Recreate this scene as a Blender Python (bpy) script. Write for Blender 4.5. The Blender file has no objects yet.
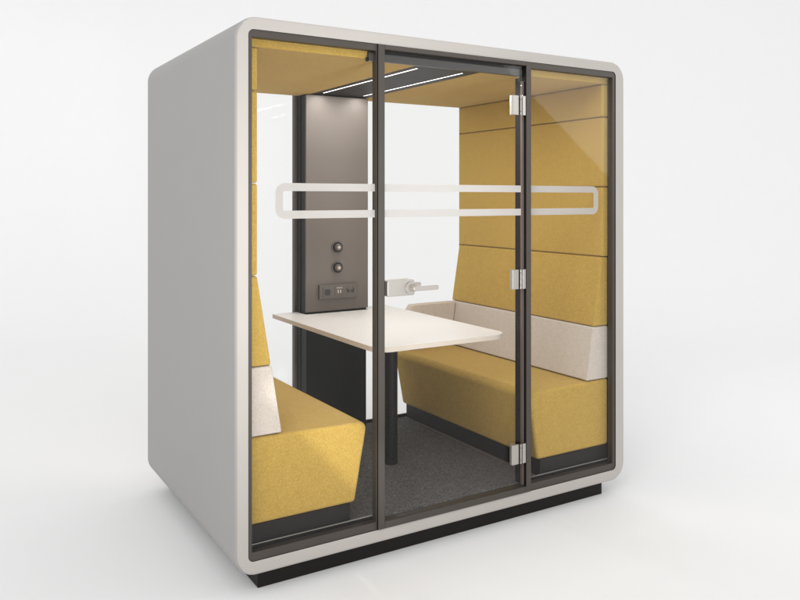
import bpy, bmesh, math, random
from mathutils import Vector, Matrix
random.seed(4)
S = bpy.context.scene
COL = S.collection
ZO = 0.083                      # shell underside above the floor

# ------------------------------------------------------------------ materials
def mat(name):
    m = bpy.data.materials.new(name); m.use_nodes = True
    nt = m.node_tree; b = nt.nodes['Principled BSDF']
    return m, nt, b
def node(nt, t, **kw):
    n = nt.nodes.new(t)
    for k, v in kw.items():
        if k in n.inputs.keys(): n.inputs[k].default_value = v
        else: setattr(n, k, v)
    return n
def ramp(nt, src, stops):
    r = nt.nodes.new('ShaderNodeValToRGB')
    el = r.color_ramp.elements
    while len(el) < len(stops): el.new(.5)
    for e, (p, c) in zip(el, stops):
        e.position = p; e.color = (*c, 1)
    nt.links.new(src, r.inputs['Fac']); return r
def bump(nt, b, src, strength, dist=.001):
    n = node(nt, 'ShaderNodeBump', Strength=strength, Distance=dist)
    nt.links.new(src, n.inputs['Height']); nt.links.new(n.outputs['Normal'], b.inputs['Normal'])
def coords(nt, scale=(1, 1, 1)):
    tc = nt.nodes.new('ShaderNodeTexCoord'); mp = nt.nodes.new('ShaderNodeMapping')
    mp.inputs['Scale'].default_value = scale
    nt.links.new(tc.outputs['Object'], mp.inputs['Vector']); return mp.outputs['Vector']

def paint(name, col, rough=.45, metal=0, var=.03, grain=0, spec=.5, stretch=(1, 1, 1)):
    m, nt, b = mat(name)
    v = coords(nt, stretch)
    n = node(nt, 'ShaderNodeTexNoise', Scale=6.0, Detail=5.0)
    nt.links.new(v, n.inputs['Vector'])
    c0 = tuple(c*(1-var) for c in col); c1 = tuple(min(1, c*(1+var)) for c in col)
    r = ramp(nt, n.outputs['Fac'], [(.3, c0), (.7, c1)])
    nt.links.new(r.outputs['Color'], b.inputs['Base Color'])
    n2 = node(nt, 'ShaderNodeTexNoise', Scale=900.0, Detail=1.0)
    nt.links.new(v, n2.inputs['Vector'])
    if grain: bump(nt, b, n2.outputs['Fac'], grain, .0004)
    rr = node(nt, 'ShaderNodeMapRange'); rr.inputs['To Min'].default_value = rough*.9; rr.inputs['To Max'].default_value = rough*1.12
    nt.links.new(n.outputs['Fac'], rr.inputs['Value']); nt.links.new(rr.outputs['Result'], b.inputs['Roughness'])
    b.inputs['Metallic'].default_value = metal
    b.inputs['Specular IOR Level'].default_value = spec
    return m

def fabric(name, dark, mid, light, sheen=.08):
    m, nt, b = mat(name)
    v = coords(nt)
    n1 = node(nt, 'ShaderNodeTexNoise', Scale=150.0, Detail=5.0, Roughness=.8)   # melange fibres
    n2 = node(nt, 'ShaderNodeTexNoise', Scale=34.0, Detail=4.0, Roughness=.6)     # broad mottling
    n3 = node(nt, 'ShaderNodeTexNoise', Scale=2.2, Detail=2.0)
    for n in (n1, n2, n3): nt.links.new(v, n.inputs['Vector'])
    a = node(nt, 'ShaderNodeMath', operation='MULTIPLY'); a.inputs[1].default_value = .80
    nt.links.new(n1.outputs['Fac'], a.inputs[0])
    s = node(nt, 'ShaderNodeMath', operation='MULTIPLY_ADD'); s.inputs[1].default_value = .13
    nt.links.new(n2.outputs['Fac'], s.inputs[0]); nt.links.new(a.outputs[0], s.inputs[2])
    s2 = node(nt, 'ShaderNodeMath', operation='MULTIPLY_ADD'); s2.inputs[1].default_value = .07
    nt.links.new(n3.outputs['Fac'], s2.inputs[0]); nt.links.new(s.outputs[0], s2.inputs[2])
    r = ramp(nt, s2.outputs[0], [(.38, dark), (.49, mid), (.60, light)])
    nt.links.new(r.outputs['Color'], b.inputs['Base Color'])
    b.inputs['Roughness'].default_value = .95
    b.inputs['Specular IOR Level'].default_value = .15
    b.inputs['Sheen Weight'].default_value = sheen
    b.inputs['Sheen Roughness'].default_value = .6
    # woven threads + fibre bump
    w1 = node(nt, 'ShaderNodeTexNoise', Scale=700.0, Detail=2.0); nt.links.new(v, w1.inputs['Vector'])
    ad = node(nt, 'ShaderNodeMath', operation='ADD')
    nt.links.new(w1.outputs['Fac'], ad.inputs[0]); nt.links.new(n1.outputs['Fac'], ad.inputs[1])
    bump(nt, b, ad.outputs[0], .35, .001)
    return m

M = {}
M['side'] = paint('grey_laminate', (.355, .349, .341), .6, var=.012, spec=.12)
M['edge'] = paint('cream_laminate', (.48, .450, .420), .6, var=.015, spec=.12)
M['bronze'] = paint('bronze_metal', (.064, .054, .045), .5, metal=.2, var=.06)
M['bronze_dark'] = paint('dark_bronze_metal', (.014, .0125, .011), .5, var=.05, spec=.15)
M['panel'] = paint('taupe_metal', (.122, .104, .091), .55, metal=.2, var=.03, stretch=(1, 1, .15))
M['black'] = paint('black_coated_metal', (.007, .0064, .006), .45, var=.1, spec=.15)
M['plinth'] = paint('black_brown_laminate', (.013, .011, .0095), .5, var=.1, spec=.18)
M['steel'] = paint('satin_nickel', (.46, .435, .40), .36, metal=.7, var=.02)
M['table'] = paint('cream_tabletop_laminate', (.74, .735, .725), .42, var=.01, spec=.35)
M['table_edge'] = paint('beige_edge_band', (.58, .51, .43), .5, var=.03)
M['header'] = paint('grey_metal', (.055, .052, .05), .38, metal=.3, var=.04)
M['trim_lit_edge'] = paint('pinkish_trim_and_lit_glass_edge', (.13, .095, .08), .5, var=.04)
M['yellow'] = fabric('mustard_wool_fabric', (.385, .242, .045), (.458, .296, .062), (.535, .360, .086))
M['beige'] = fabric('beige_wool_fabric', (.49, .43, .37), (.565, .50, .435), (.635, .57, .505))
M['socket'] = paint('brown_grey_plastic', (.095, .081, .070), .4, var=.04, spec=.5)
M['socket_dark'] = paint('dark_plastic', (.02, .018, .016), .4, var=.05)
M['socket_light'] = paint('pale_plastic', (.45, .40, .35), .4, var=.03)
def glass(name='clear_glass', f0=.012, fg=.5):
    m, nt, b = mat(name); nt.nodes.remove(b)
    out = nt.nodes['Material Output']
    tr = node(nt, 'ShaderNodeBsdfTransparent', Color=(.996, .996, .995, 1))
    gl = node(nt, 'ShaderNodeBsdfGlossy', Color=(1, 1, 1, 1), Roughness=.035)
    lw = node(nt, 'ShaderNodeLayerWeight', Blend=.5)
    p = node(nt, 'ShaderNodeMath', operation='POWER'); p.inputs[1].default_value = 5
    nt.links.new(lw.outputs['Facing'], p.inputs[0])
    q = node(nt, 'ShaderNodeMath', operation='MULTIPLY_ADD'); q.inputs[1].default_value = fg; q.inputs[2].default_value = f0
    nt.links.new(p.outputs[0], q.inputs[0])
    mx = nt.nodes.new('ShaderNodeMixShader')
    nt.links.new(q.outputs[0], mx.inputs[0]); nt.links.new(tr.outputs[0], mx.inputs[1]); nt.links.new(gl.outputs[0], mx.inputs[2])
    nt.links.new(mx.outputs[0], out.inputs['Surface'])
    return m
M['glass'] = glass(); M['glass_coated'] = glass('anti_reflective_glass', .002, .06)
def frost():
    m, nt, b = mat('frosted_film')
    out = nt.nodes['Material Output']
    b.inputs['Base Color'].default_value = (.60, .59, .58, 1); b.inputs['Roughness'].default_value = .6
    b.inputs['Specular IOR Level'].default_value = .2
    v = coords(nt)
    n = node(nt, 'ShaderNodeTexNoise', Scale=3.0, Detail=2.0); nt.links.new(v, n.inputs['Vector'])
    tl = node(nt, 'ShaderNodeBsdfTranslucent', Color=(.76, .75, .74, 1))
    m0 = nt.nodes.new('ShaderNodeMixShader'); m0.inputs[0].default_value = .5
    nt.links.new(b.outputs[0], m0.inputs[1]); nt.links.new(tl.outputs[0], m0.inputs[2])
    tr = node(nt, 'ShaderNodeBsdfTransparent')
    mr = node(nt, 'ShaderNodeMapRange'); mr.inputs['To Min'].default_value = .14; mr.inputs['To Max'].default_value = .24
    nt.links.new(n.outputs['Fac'], mr.inputs['Value'])
    mx = nt.nodes.new('ShaderNodeMixShader')
    nt.links.new(mr.outputs['Result'], mx.inputs[0])
    nt.links.new(m0.outputs[0], mx.inputs[1]); nt.links.new(tr.outputs[0], mx.inputs[2])
    nt.links.new(mx.outputs[0], out.inputs['Surface'])
    return m
M['frost'] = frost()
def emis(name, col, st):
    m, nt, b = mat(name)
    b.inputs['Base Color'].default_value = (.9, .9, .9, 1)
    b.inputs['Emission Color'].default_value = (*col, 1); b.inputs['Emission Strength'].default_value = st
    return m
M['led'] = emis('lit_led_diffuser', (1, .97, .93), 2.5)
def carpet():
    m, nt, b = mat('charcoal_woven_carpet')
    v = coords(nt, (230, 45, 1)); v2 = coords(nt, (45, 230, 1)); v3 = coords(nt)
    a = node(nt, 'ShaderNodeTexNoise', Scale=1.0, Detail=3.0, Roughness=.7); nt.links.new(v, a.inputs['Vector'])
    c = node(nt, 'ShaderNodeTexNoise', Scale=1.0, Detail=3.0, Roughness=.7); nt.links.new(v2, c.inputs['Vector'])
    ch = node(nt, 'ShaderNodeTexChecker', Scale=34.0); nt.links.new(v3, ch.inputs['Vector'])
    mx = node(nt, 'ShaderNodeMix', data_type='FLOAT')
    nt.links.new(ch.outputs['Fac'], mx.inputs[0]); nt.links.new(a.outputs['Fac'], mx.inputs[2]); nt.links.new(c.outputs['Fac'], mx.inputs[3])
    r = ramp(nt, mx.outputs[0], [(.36, (.062, .060, .059)), (.5, (.118, .113, .110)), (.64, (.205, .197, .193))])
    nt.links.new(r.outputs['Color'], b.inputs['Base Color'])
    b.inputs['Roughness'].default_value = .95; b.inputs['Specular IOR Level'].default_value = .1
    bump(nt, b, mx.outputs[0], .8, .003)
    return m
M['carpet'] = carpet()
M['floor'] = paint('white_studio_floor', (.838, .838, .838), .8, var=.004, spec=.05)

# ------------------------------------------------------------------ object helpers
ORIG = {}
def empty(name, loc, label, cat, group=None):
    o = bpy.data.objects.new(name, None); COL.objects.link(o)
    o.empty_display_size = .1
    o.location = (loc[0], loc[1], loc[2]+ZO)
    o['label'] = label; o['category'] = cat
    if group: o['group'] = group
    ORIG[o.name] = Vector(loc)
    return o
def obj(name, bm, mats, parent, bev=0, seg=3, smooth=True, origin=None):
    me = bpy.data.meshes.new(name)
    og = ORIG[parent.name]                      # every part shares the frame of its thing
    bmesh.ops.translate(bm, verts=bm.verts, vec=-og)
    bmesh.ops.recalc_face_normals(bm, faces=bm.faces)
    bm.to_mesh(me); bm.free()
    if not isinstance(mats, (list, tuple)): mats = [mats]
    for m in mats: me.materials.append(m)
    o = bpy.data.objects.new(name, me); COL.objects.link(o)
    o.parent = parent; ORIG[o.name] = og
    if smooth:
        for p in me.polygons: p.use_smooth = True
    if bev:
        b = o.modifiers.new('edges', 'BEVEL'); b.width = bev; b.segments = seg; b.limit_method = 'ANGLE'
        b.angle_limit = math.radians(30); b.harden_normals = True; b.use_clamp_overlap = True
    elif smooth:
        me.set_sharp_from_angle(angle=math.radians(35))
    return o
def box(bm, x0, x1, y0, y1, z0, z1, mi=0):
    vs = [bm.verts.new(p) for p in ((x0,y0,z0),(x1,y0,z0),(x1,y1,z0),(x0,y1,z0),(x0,y0,z1),(x1,y0,z1),(x1,y1,z1),(x0,y1,z1))]
    for f in ((0,3,2,1),(4,5,6,7),(0,1,5,4),(1,2,6,5),(2,3,7,6),(3,0,4,7)):
        fc = bm.faces.new([vs[i] for i in f]); fc.material_index = mi
def B(*a):
    bm = bmesh.new(); box(bm, *a); return bm
def prism_xz(bm, pts, y0, y1, mi=0):
    a = [bm.verts.new((x, y0, z)) for x, z in pts]; b = [bm.verts.new((x, y1, z)) for x, z in pts]
    n = len(pts)
    for f in (bm.faces.new(a), bm.faces.new(b[::-1])): f.material_index = mi
    for i in range(n):
        f = bm.faces.new((a[i], b[i], b[(i+1)%n], a[(i+1)%n])); f.material_index = mi
def prism_xy(bm, pts, z0, z1, mi=0, side=None):
    a = [bm.verts.new((x, y, z0)) for x, y in pts]; b = [bm.verts.new((x, y, z1)) for x, y in pts]
    n = len(pts)
    for f in (bm.faces.new(a[::-1]), bm.faces.new(b)): f.material_index = mi
    for i in range(n):
        f = bm.faces.new((a[i], a[(i+1)%n], b[(i+1)%n], b[i])); f.material_index = mi if side is None else side
def cyl(bm, c, r, depth, axis='Y', seg=32, mi=0, r2=None):
    M0 = Matrix.Translation(c)
    if axis == 'Y': M0 = M0 @ Matrix.Rotation(math.pi/2, 4, 'X')
    if axis == 'X': M0 = M0 @ Matrix.Rotation(math.pi/2, 4, 'Y')
    r_ = bmesh.ops.create_cone(bm, cap_ends=True, segments=seg, radius1=r, radius2=r if r2 is None else r2, depth=depth, matrix=M0)
    for v in r_['verts']:
        for f in v.link_faces: f.material_index = mi
def rrect(x0, x1, z0, z1, r, n=10):
    """rounded rectangle, counter-clockwise, r one radius"""
    out = []
    for cx, cz, a0 in ((x1-r, z0+r, -90), (x1-r, z1-r, 0), (x0+r, z1-r, 90), (x0+r, z0+r, 180)):
        for i in range(n+1):
            a = math.radians(a0+90*i/n); out.append((cx+r*math.cos(a), cz+r*math.sin(a)))
    return out
def loops(bm, rings, closed=True, mi=None):
    vs = [[bm.verts.new(p) for p in r] for r in rings]
    n = len(vs[0])
    for k in range(len(vs)-1):
        for i in range(n):
            f = bm.faces.new((vs[k][i], vs[k][(i+1)%n], vs[k+1][(i+1)%n], vs[k+1][i]))
            if mi: f.material_index = mi(k, i)
    return vs

# ------------------------------------------------------------------ dimensions (metres; z from the shell underside)
XO0, XO1, ZT, ZB = -.012, 2.153, 2.207, -.003
XI0, XI1, ZI0, ZI1 = .042, 2.088, .054, 2.156
D = 1.369
CX = 1.065
FL = .085

# ================================================================== THE POD
pod = empty('office_pod', (CX, D/2, -ZO), 'grey and cream meeting pod with a rounded shell, glass door and black plinth', 'office pod')
pod.location = (CX, D/2, 0)

# shell: a rounded tube with bevelled front and back rims
bm = bmesh.new()
rb = .013; NB = 5
prof = []
for i in range(NB+1):
    a = math.pi/2*i/NB; prof.append((rb*(1-math.sin(a)), rb*(1-math.cos(a))))   # (inset, y)
def ring(ins, y): 
    return [(x, y, z) for x, z in rrect(XO0+ins, XO1-ins, ZB+ins, ZT-ins, .092-ins)]
rin = lambda y: [(x, y, z) for x, z in rrect(XI0, XI1, ZI0, ZI1, .024)]
rings = [rin(.10), rin(.0015), rin(0)] if False else [rin(.09), rin(0)]
rings += [ring(i, y) for i, y in reversed([(p[0], p[1]) for p in prof][::-1])]
rings += [ring(i, D-y) for i, y in [(p[0], p[1]) for p in prof][::-1]]
rings += [rin(D), rin(D-.09), ]
rings += [[(x, D-.0905, z) for x, z in rrect(XI0-.012, XI1+.012, ZI0-.012, ZI1+.012, .03)],
          [(x, .0905, z) for x, z in rrect(XI0-.012, XI1+.012, ZI0-.012, ZI1+.012, .03)], ]
vs = loops(bm, rings)
n = len(vs[0])
for i in range(n): bm.faces.new((vs[-1][i], vs[-1][(i+1)%n], vs[0][(i+1)%n], vs[0][i]))
bmesh.ops.recalc_face_normals(bm, faces=bm.faces)
bm.normal_update()
for f in bm.faces:
    c = f.calc_center_median(); nn = f.normal
    f.material_index = 0
    inner = XI0-.02 < c.x < XI1+.02 and ZI0-.02 < c.z < ZI1+.02
    if inner: f.material_index = 2
    if abs(nn.y) > .97 and (c.y < .003 or c.y > D-.003): f.material_index = 1
    if not inner and abs(nn.z) > .3 and (c.y < rb or c.y > D-rb) and abs(nn.x) < .35: f.material_index = 1  # bevels cream above and below, grey at the sides: light painted by facing
shell = obj('shell', bm, [M['side'], M['edge'], M['black']], pod)

obj('plinth', B(.102, 2.040, .052, D-.052, -ZO, ZB+.003), M['plinth'], pod, .003, 2)

# interior floor, threshold and carpet
bm = B(XI0+.001, XI1-.001, .031, D-.04, ZI0+.001, FL-.006)
obj('floor_board', bm, M['bronze_dark'], pod, 0)
obj('carpet', B(.40, 1.73, .052, D-.045, FL-.006, FL), M['carpet'], pod, .002, 2)
obj('floor_trim', B(1.592, 1.604, .052, 1.31, FL, FL+.004), M['trim_lit_edge'], pod)
obj('floor_trim', B(.524, .536, .052, 1.31, FL, FL+.004), M['trim_lit_edge'], pod)

# --- front fixed windows and rear windows
def window(x0, x1, y, sgn, wl, wr, zt=.029, zb=.034, rL=False, rR=False):
    """frame ring (stile widths wl, wr); y = outer face; sgn=+1 front, -1 rear"""
    ya, yb = sorted((y, y+sgn*.034))
    zi0, zi1 = ZI0+.0005, ZI1-.0005
    bm = bmesh.new()
    def corner(pts_r):  # rounded outer corners only where the shell is rounded
        pass
    out = []
    def arc(cx, cz, r, a0):
        return [(cx+r*math.cos(math.radians(a0+90*i/6)), cz+r*math.sin(math.radians(a0+90*i/6))) for i in range(7)]
    r = .0235
    out += arc(x1-r, zi0+r, r, -90) if rR else [(x1, zi0)]*7
    out += arc(x1-r, zi1-r, r, 0) if rR else [(x1, zi1)]*7
    out += arc(x0+r, zi1-r, r, 90) if rL else [(x0, zi1)]*7
    out += arc(x0+r, zi0+r, r, 180) if rL else [(x0, zi0)]*7
    ri = .004
    ix0, ix1, iz0, iz1 = x0+wl, x1-wr, zi0+zb, zi1-zt
    inn = arc(ix1-ri, iz0+ri, ri, -90)+arc(ix1-ri, iz1-ri, ri, 0)+arc(ix0+ri, iz1-ri, ri, 90)+arc(ix0+ri, iz0+ri, ri, 180)
    V = {}
    for nm, pts in (('o', out), ('i', inn)):
        for yy in (ya, yb): V[nm, yy] = [bm.verts.new((px, yy, pz)) for px, pz in pts]
    N = len(out)
    for i in range(N):
        j = (i+1) % N
        for q in ((V['o', ya][i], V['o', ya][j], V['i', ya][j], V['i', ya][i]), (V['i', yb][i], V['i', yb][j], V['o', yb][j], V['o', yb][i]),
                  (V['i', ya][i], V['i', ya][j], V['i', yb][j], V['i', yb][i]), (V['o', yb][i], V['o', yb][j], V['o', ya][j], V['o', ya][i])):
            bm.faces.new(q)
    bmesh.ops.remove_doubles(bm, verts=bm.verts, dist=.00002)
    w = obj('window', bm, M['bronze'], pod)
    g = sorted((y+sgn*.012, y+sgn*.020))
    obj('glass_pane', B(ix0-.003, ix1+.003, g[0], g[1], iz0-.003, iz1+.003), M['glass' if sgn > 0 else 'glass_coated'], w, 0)
    s = sorted((y+sgn*.0345, y+sgn*.040))
    # thin inner glazing bead at the bottom, with a pale strip painting its rim highlight
    bm = bmesh.new(); box(bm, ix0, ix1, s[0], s[1], iz0-.012, iz0+.014)
    obj('glazing_bead', bm, M['black'], w)
    bm = bmesh.new(); box(bm, ix0, ix1, s[0], s[1], iz0+.0142, iz0+.0170)
    obj('bead_highlight', bm, M['steel'], w)
    return w
wL = window(XI0+.0005, .6295, .0035, 1, .016, .004, rL=True)
wR = window(1.4955, XI1-.0005, .0035, 1, .008, .020, rR=True)
# rear: two panes, left and right of the services column
bL = window(XI0+.0005, .868, D-.0006, -1, .020, .030, rL=True)
bR = window(1.247, XI1-.0005, D-.0006, -1, .030, .020, rR=True)

# --- door portal frame with door
portal = bmesh.new()
dx0, dx1, dz0, dz1 = .6300, 1.4950, ZI0-.001, ZI1+.0015
y0, y1 = -.006, .046
wf = .033; wt = .020; wb = .031
box(portal, dx0, dx0+wf, y0, y1, dz0+.002, dz1-.003)
box(portal, dx1-.030, dx1, y0, y1, dz0+.002, dz1-.003)
box(portal, dx0+wf, dx1-.030, y0, y1, dz1-.003-wt, dz1-.003)
box(portal, dx0+wf, dx1-.030, y0, y1, dz0+.002, dz0+wb)
portal.normal_update()
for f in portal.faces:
    if abs(f.normal.x) > .9: f.material_index = 1  # darker metal on side-facing faces paints in their shade
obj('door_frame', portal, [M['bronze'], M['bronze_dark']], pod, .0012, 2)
door = obj('door', B(dx0+wf+.002, 1.4510, .010, .019, dz0+wb+.003, dz1-wt-.006), M['glass'], pod)
obj('door_jamb', B(1.4660, 1.4945, .0465, .078, dz0+.032, 2.082), M['bronze_dark'], pod)
obj('lit_glass_edge', B(1.4520, 1.4625, .009, .024, dz0+wb+.004, 2.06), M['trim_lit_edge'], door)  # pinkish strip paints the light caught in the glass edge
obj('closing_edge', B(dx0+wf+.0004, dx0+wf+.0018, .008, .022, dz0+wb+.003, dz1-wt-.006), M['black'], door)
# overhead header profile behind the glass
bm = bmesh.new()
box(bm, .600, 1.4645, .0215, .0405, 2.085, 2.119)
obj('header_rail', bm, M['header'], pod, .002, 2)
obj('header_gap_shade', B(.602, 1.4645, .0245, .0405, 2.1195, 2.1545), M['black'], pod)  # black filler paints the shade of the gap above the header
obj('door_stop', B(.592, .5995, .022, .040, 2.081, 2.099), M['black'], pod, .002, 2)

# hinges
for zc in (1.938, 1.096, .250):
    bm = bmesh.new()
    h = .047
    # clamp leaf with chamfered left edge
    prism_xy(bm, [(1.374, .0095), (1.374, -.004), (1.379, -.0095), (1.409, -.0095), (1.409, .0095)], zc-h, zc+h)
    box(bm, 1.4095, 1.417, -.0065, .006, zc-h, zc+h)
    hg = obj('hinge', bm, M['steel'], door, .0012, 2)
    bm = bmesh.new()
    for a, b_ in ((-h, -.030), (-.028, .028), (.030, h)):
        cyl(bm, (1.4275, -.008, zc+(a+b_)/2), .0045, b_-a, 'Z', 20)
    obj('hinge_knuckle', bm, M['steel'], door)
    bm = bmesh.new()
    prism_xy(bm, [(1.437, -.010), (1.437, -.0065), (1.459, -.0065), (1.459, -.009), (1.452, -.0115), (1.439, -.0115)], zc-h, zc+h)
    obj('hinge_leaf', bm, M['steel'], door, .001, 2)
    bm = bmesh.new(); box(bm, 1.4175, 1.4365, -.0025, .008, zc-h+.004, zc+h-.004)
    obj('hinge_gap', bm, M['black'], door)
    bm = bmesh.new(); prism_xy(bm, [(1.386, .0195), (1.410, .0195), (1.410, .028), (1.388, .028)], zc-h, zc+h)
    obj('hinge_back_plate', bm, M['steel'], door, .001, 2)

# lock case and lever handles
bm = bmesh.new()
prism_xz(bm, rrect(.667, .806, 1.061, 1.130, .008), -.022, .0095)
obj('lock_case', bm, M['steel'], door, .003, 3)
bm = bmesh.new()
prism_xz(bm, rrect(.667, .806, 1.061, 1.130, .008), .0195, .040)
obj('lock_case', bm, M['steel'], door, .003, 3)
for s, nm in ((-1, 'outer'), (1, 'inner')):
    yb_ = -.022 if s < 0 else .040
    bm = bmesh.new()
    cyl(bm, (.783, yb_+s*.004, 1.094), .0265, .010, 'Y', 40)
    cyl(bm, (.783, yb_+s*.022, 1.094), .0125, .034, 'Y', 32)
    obj('handle_rosette', bm, M['steel'], door, .0012, 2)
    bm = bmesh.new()
    prism_xz(bm, rrect(.772, .905, 1.084, 1.104, .007), *sorted((yb_+s*.034, yb_+s*.047)))
    obj('lever', bm, M['steel'], door, .003, 3)

# frosted manifestation stripe, one outline running over the three panes
def stripe(x0, x1, openL, openR, parent, y):
    bm = bmesh.new(); za, zb_, t = 1.405, 1.550, .0325
    def ring2(ins):
        return rrect(x0+ins, x1-ins, za+ins, zb_-ins, max(.040-ins, .008), 8)
    if openL and openR:
        box(bm, x0, x1, y, y+.0012, zb_-t, zb_); box(bm, x0, x1, y, y+.0012, za, za+t)
    else:
        # C shape
        out = []; inn = []
        if openR:   # closed on the left
            for a in range(0, 9): 
                th = math.radians(90+90*a/8); out.append((x0+.04+.04*math.cos(th), zb_-.04+.04*math.sin(th))); inn.append((x0+t+.008+.008*math.cos(th), zb_-t-.008+.008*math.sin(th)))
            for a in range(0, 9): 
                th = math.radians(180+90*a/8); out.append((x0+.04+.04*math.cos(th), za+.04+.04*math.sin(th))); inn.append((x0+t+.008+.008*math.cos(th), za+t+.008+.008*math.sin(th)))
            out = [(x1, zb_)]+out+[(x1, za)]; inn = [(x1, zb_-t)]+inn+[(x1, za+t)]
        else:
            for a in range(0, 9): 
                th = math.radians(90-90*a/8); out.append((x1-.04+.04*math.cos(th), zb_-.04+.04*math.sin(th))); inn.append((x1-t-.008+.008*math.cos(th), zb_-t-.008+.008*math.sin(th)))
            for a in range(0, 9): 
                th = math.radians(0-90*a/8); out.append((x1-.04+.04*math.cos(th), za+.04+.04*math.sin(th))); inn.append((x1-t-.008+.008*math.cos(th), za+t+.008+.008*math.sin(th)))
            out = [(x0, zb_)]+out+[(x0, za)]; inn = [(x0, zb_-t)]+inn+[(x0, za+t)]
        for yy, fl in ((y, 1), (y+.0012, -1)):
            o_ = [bm.verts.new((a, yy, b)) for a, b in out]; i_ = [bm.verts.new((a, yy, b)) for a, b in inn]
            for k in range(len(o_)-1): bm.faces.new((o_[k], o_[k+1], i_[k+1], i_[k])[::fl])
    o = obj('frosted_stripe', bm, M['frost'], parent, 0, smooth=False)
    return o
stripe(.163, .6245, False, True, wL, .0138)
stripe(.6655, 1.4435, True, True, door, .0084)
stripe(1.506, 1.973, True, False, wR, .0138)

# --- ceiling
Zc = 2.095
obj('ceiling_pad', B(XI0+.004, .8845, .0415, D-.042, Zc, 2.150), M['yellow'], pod, .006, 4)
obj('ceiling_pad', B(1.2605, XI1-.004, .0415, D-.042, Zc, 2.150), M['yellow'], pod, .006, 4)
bm = bmesh.new()
lx = (.938, 1.203); lw = .0090; ya, yb_ = .155, 1.158; z0, z1 = Zc+.002, 2.148
xs = [.8865, lx[0]-lw, lx[0]+lw, lx[1]-lw, lx[1]+lw, 1.2585]
box(bm, xs[0], xs[1], ya, yb_, z0, z1); box(bm, xs[2], xs[3], ya, yb_, z0, z1); box(bm, xs[4], xs[5], ya, yb_, z0, z1)
box(bm, xs[0], xs[5], .079, ya, z0, z1); box(bm, xs[0], xs[5], yb_, D-.045, z0, z1)
cp = obj('ceiling_strip', bm, M['bronze_dark'], pod, 0)
for x in lx:
    obj('led_line', B(x-lw+.0004, x+lw-.0004, ya+.001, yb_-.001, z0+.002, z0+.010), M['led'], cp)

# --- wall padding panels above the benches (three per wall)
def mx(x, right): return 2*CX-x if right else x
for right in (False, True):
    for za, zb_ in ((1.9215, 2.0935), (1.5505, 1.9185), (1.1785, 1.5475)):
        a, b_ = sorted((mx(.046, right), mx(.098, right)))
        obj('wall_pad', B(a, b_, .0425, 1.326, za, zb_), M['yellow'], pod, .010, 5)
    a, b_ = sorted((mx(.0435, right), mx(.0455, right)))
    obj('side_liner', B(a, b_, .042, D-.042, FL, 2.094), M['black'], pod)

# --- services column
colm = obj('column', B(.858, 1.257, 1.214, 1.2880, FL, 2.0965), M['black'], pod, .002, 2)
obj('mullion', B(.852, 1.263, 1.2885, 1.334, FL, 2.0945), M['bronze_dark'], colm, .002, 2)
obj('front_panel', B(.850, 1.262, 1.200, 1.2135, .826, 2.090), M['panel'], colm, .002, 2)
for zc in (1.199, 1.079):
    bm = bmesh.new()
    cyl(bm, (1.049, 1.196, zc), .036, .009, 'Y', 48)
    cyl(bm, (1.049, 1.187, zc), .030, .012, 'Y', 48, 1)
    k = obj('knob', bm, [M['socket'], M['black']], colm, .0015, 2)
    bm = bmesh.new(); cyl(bm, (1.049, 1.176, zc), .0235, .016, 'Y', 48, 0, .0175)
    obj('knob_cap', bm, M['panel'], colm, .002, 3)
    bm = bmesh.new(); cyl(bm, (1.049, 1.1672, zc), .0085, .002, 'Y', 32, 0)
    obj('knob_mark', bm, M['socket_light'], colm, .0006, 2)
sb = obj('socket_box', B(.926, 1.178, 1.178, 1.1998, .898, .982), M['socket'], colm, .004, 3)
# earthed socket
def frame_sq(bm, xc, zc, w, y, mi=0):
    box(bm, xc-w/2, xc+w/2, y-.004, y, zc-w/2, zc+w/2, mi)
bm = bmesh.new(); frame_sq(bm, .975, .938, .056, 1.178)
s1 = obj('power_socket', bm, M['socket'], colm, .001, 2)
bm = bmesh.new(); cyl(bm, (.975, 1.1735, .938), .0205, .0012, 'Y', 40, 0)
for dx in (-.0095, .0095): cyl(bm, (.975+dx, 1.1725, .938), .0022, .0012, 'Y', 16, 1)
for dz in (-.018, .018): box(bm, .972, .978, 1.1722, 1.1730, .938+dz-.003, .938+dz+.003, 1)
obj('socket_well', bm, [M['socket_dark'], M['socket']], colm)
bm = bmesh.new(); frame_sq(bm, 1.053, .942, .056, 1.178)
obj('usb_module', bm, M['socket'], colm, .001, 2)
bm = bmesh.new()
for dx in (-.008, .008): box(bm, 1.053+dx-.0035, 1.053+dx+.0035, 1.1725, 1.1735, .930, .948, 0)
box(bm, 1.034, 1.072, 1.1725, 1.1735, .9585, .9625, 0)
obj('usb_port', bm, M['socket_light'], colm)
bm = bmesh.new()
for dx, dz, w, h_ in ((-.014, .001, .016, .015), (.012, -.001, .017, .016)): box(bm, 1.130+dx-w/2, 1.130+dx+w/2, 1.1765, 1.1778, .938+dz-h_/2, .938+dz+h_/2, 0)
box(bm, 1.103, 1.108, 1.1765, 1.1778, .938, .958, 0); box(bm, 1.148, 1.153, 1.1765, 1.1778, .940, .958, 0)
obj('data_socket', bm, M['socket_dark'], colm)

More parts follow.
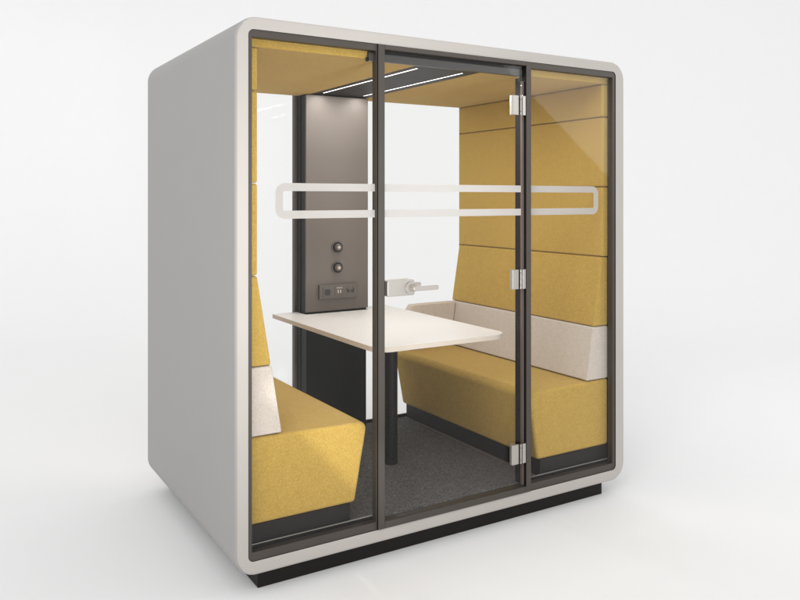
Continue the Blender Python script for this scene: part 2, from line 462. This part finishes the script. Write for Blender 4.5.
# ================================================================== BENCHES
def bench(right, label):
    base_z = FL+.0005
    b = empty('bench', (mx(.33, right), .68, base_z), label, 'bench', 'facing upholstered benches inside the pod')
    P = lambda pts: [(mx(x, right), z) for x, z in pts]
    y0, y1 = .0455, 1.322
    def pr(name, pts, m, bev, ya=y0, yb=y1, seg=5):
        bm = bmesh.new(); prism_xz(bm, P(pts), ya, yb)
        return obj(name, bm, m, b, bev, seg)
    pr('base', [(.050, base_z), (.524, base_z), (.524, .176), (.050, .176)], M['plinth'], .004, .052, 1.312, 2)
    c0, rr = Vector((.572, .4855)), .031
    arc = [(c0.x+rr*math.cos(math.radians(t)), c0.y+rr*math.sin(math.radians(t))) for t in (-10, 8, 26, 44, 62, 78, 88)]
    pr('seat', [(.0475, .1765), (.546, .1765)] + arc + [(.0475, .528)], M['yellow'], .016)
    pr('lumbar_cushion', [(.050, .5305), (.205, .5305), (.161, .8085), (.050, .8085)], M['beige'], .008)
    pr('backrest', [(.050, .8115), (.158, .8115), (.098, 1.1755), (.050, 1.1755)], M['yellow'], .009)
    return b, P
bl, _ = bench(False, 'mustard bench beside the big grey outer side, left of the table')
br, P = bench(True, 'mustard bench right of the table, its beige lumbar cushion wrapping the far end')
# wrap-round end of the lumbar cushion (far end of the right-hand bench)
bm = bmesh.new()
prism_xz(bm, [(1.60, .530), (1.60, .775), (1.625, .8085), (1.965, .8085), (1.925, .5305)], 1.262, 1.322)
obj('end_cushion', bm, M['beige'], br, .010, 5)

# ================================================================== TABLE
tb = empty('table', (CX+.01, .6, FL+.0005), 'cream topped fixed table with rounded front corners on one black post, between the benches', 'table')
TZ = .815
r = .085
def tc(cx, cy, r, a0, a1, n=12):
    return [(cx+r*math.cos(math.radians(a0+(a1-a0)*i/n)), cy+r*math.sin(math.radians(a0+(a1-a0)*i/n))) for i in range(n+1)]
xa, xb, ya, yb_ = .690, 1.452, .105, 1.318
pts = [(xa, yb_)]+tc(xa+r, ya+r, r, 180, 270)+tc(xb-r, ya+r, r, 270, 360)+[(xb, yb_), (1.264, yb_), (1.264, 1.1985), (.8480, 1.1985), (.8480, yb_)]
bm = bmesh.new(); prism_xy(bm, pts, TZ-.024, TZ, 0, 1)
obj('tabletop', bm, [M['table'], M['table_edge']], tb, .0012, 2)
bm = bmesh.new(); cyl(bm, (1.072, .62, (FL+TZ-.025)/2+.0005), .036, TZ-.025-FL-.002, 'Z', 40)
obj('post', bm, M['black'], tb, .001, 2)
bm = bmesh.new(); box(bm, .98, 1.164, .52, .72, TZ-.0305, TZ-.0245)
obj('mounting_plate', bm, M['black'], tb, .001, 2)

# ================================================================== SETTING
# seamless studio backdrop: floor sweeping up into a wall square to the view
me = bpy.data.meshes.new('backdrop'); bm = bmesh.new()
prof = [(-14, 0), (-3, 0), (4.0, 0)]
for k in range(1, 25):
    a = math.pi/2*k/24; prof.append((4.0+5*math.sin(a), 5-5*math.cos(a)))
prof += [(9.0, 9), (9.0, 16)]
fw = Vector((.517, .856, 0)); rt = Vector((.856, -.517, 0)); o0 = Vector((.6, .6, 0))
rows = []
for d_, z_ in prof:
    rows.append([bm.verts.new(o0+fw*d_+rt*x_+Vector((0, 0, z_))) for x_ in (-26, -8, 0, 8, 26)])
for a, b in zip(rows, rows[1:]):
    for i in range(4): bm.faces.new((a[i], a[i+1], b[i+1], b[i])).smooth = True
bm.to_mesh(me); bm.free(); me.materials.append(M['floor'])
fo = bpy.data.objects.new('floor', me); COL.objects.link(fo); fo['kind'] = 'structure'

# ================================================================== LIGHT
w = bpy.data.worlds.new('World'); S.world = w; w.use_nodes = True
bg = w.node_tree.nodes['Background']
bg.inputs['Color'].default_value = (.896, .896, .896, 1); bg.inputs['Strength'].default_value = 1.0

def area(name, loc, target, sx, sy, power, col=(1, 1, 1), roll=0, spread=180):
    l = bpy.data.lights.new(name, 'AREA'); l.shape = 'RECTANGLE'; l.size = sx; l.size_y = sy; l.energy = power; l.color = col
    l.spread = math.radians(spread)
    o = bpy.data.objects.new(name, l); COL.objects.link(o); o.location = loc
    q = (Vector(target)-Vector(loc)).to_track_quat('-Z', 'Y')
    o.rotation_euler = (q.to_matrix() @ Matrix.Rotation(roll, 3, 'Z')).to_euler()
    return o
for x in lx:
    o = area('led_lamp', (x, (.155+1.158)/2, ZO+Zc-.001), (x, .656, 0), .016, .99, 6.2, (1, .98, .955))

dk = Vector((-.60, -.50, .60)).normalized()
def strip_lamp(name, c, e, f, sx, sy, power, spread=180):
    # rectangle with its long side along e, shining along f
    f = Vector(f).normalized(); e = Vector(e); e = (e - f*e.dot(f)).normalized(); g = (-f).cross(e)
    l = bpy.data.lights.new(name, 'AREA'); l.shape = 'RECTANGLE'; l.size = sx; l.size_y = sy; l.energy = power; l.spread = math.radians(spread)
    o = bpy.data.objects.new(name, l); COL.objects.link(o)
    o.matrix_world = Matrix.Translation(c) @ Matrix((e, g, -f)).transposed().to_4x4()
e_ = Vector((.896, 0, -.664)).normalized(); n_ = Vector((.664, 0, .896)).normalized()
strip_lamp('glass_softbox', Vector((4.14, -2.5, 2.226)) + n_*.75, e_, (0, 1, 0), 3.0, 1.5, 36)
fb = Vector((.42, 1, -.24)).normalized()
strip_lamp('added_streak_light', Vector((.47, 0, .46+ZO)) - fb*4.6, (.664, 0, -.747), fb, .8, .20, .26, 1.2)  # added beam imitating a diagonal glass reflection across the left bench end
area('added_distant_fill', dk*30, (1, 1, 1), 14, 14, 2350)  # added far-off light to weaken the pod's broad shade on the floor
c_ = Vector((.15, -4.4, .60)); strip_lamp('front_key', c_, (1, 0, 0), Vector((.45, 0, 1.45))-c_, 1.3, .9, 7.5, 34)
# ================================================================== CAMERA
cam = bpy.data.cameras.new('camera'); co = bpy.data.objects.new('camera', cam); COL.objects.link(co)
cam.sensor_fit = 'HORIZONTAL'; cam.sensor_width = 36; cam.lens = 777.0/800*36
cam.shift_x = 10/800; cam.shift_y = (198.3-300)/800
co.location = (-1.060, -2.902, 1.488+ZO)
co.rotation_euler = (math.pi/2, 0, -math.atan2(.517, .856))
cam.clip_start = .05; cam.clip_end = 1000
S.camera = co
S.view_settings.view_transform = 'Standard'; S.view_settings.look = 'None'
S.view_settings.exposure = 0; S.view_settings.gamma = 1
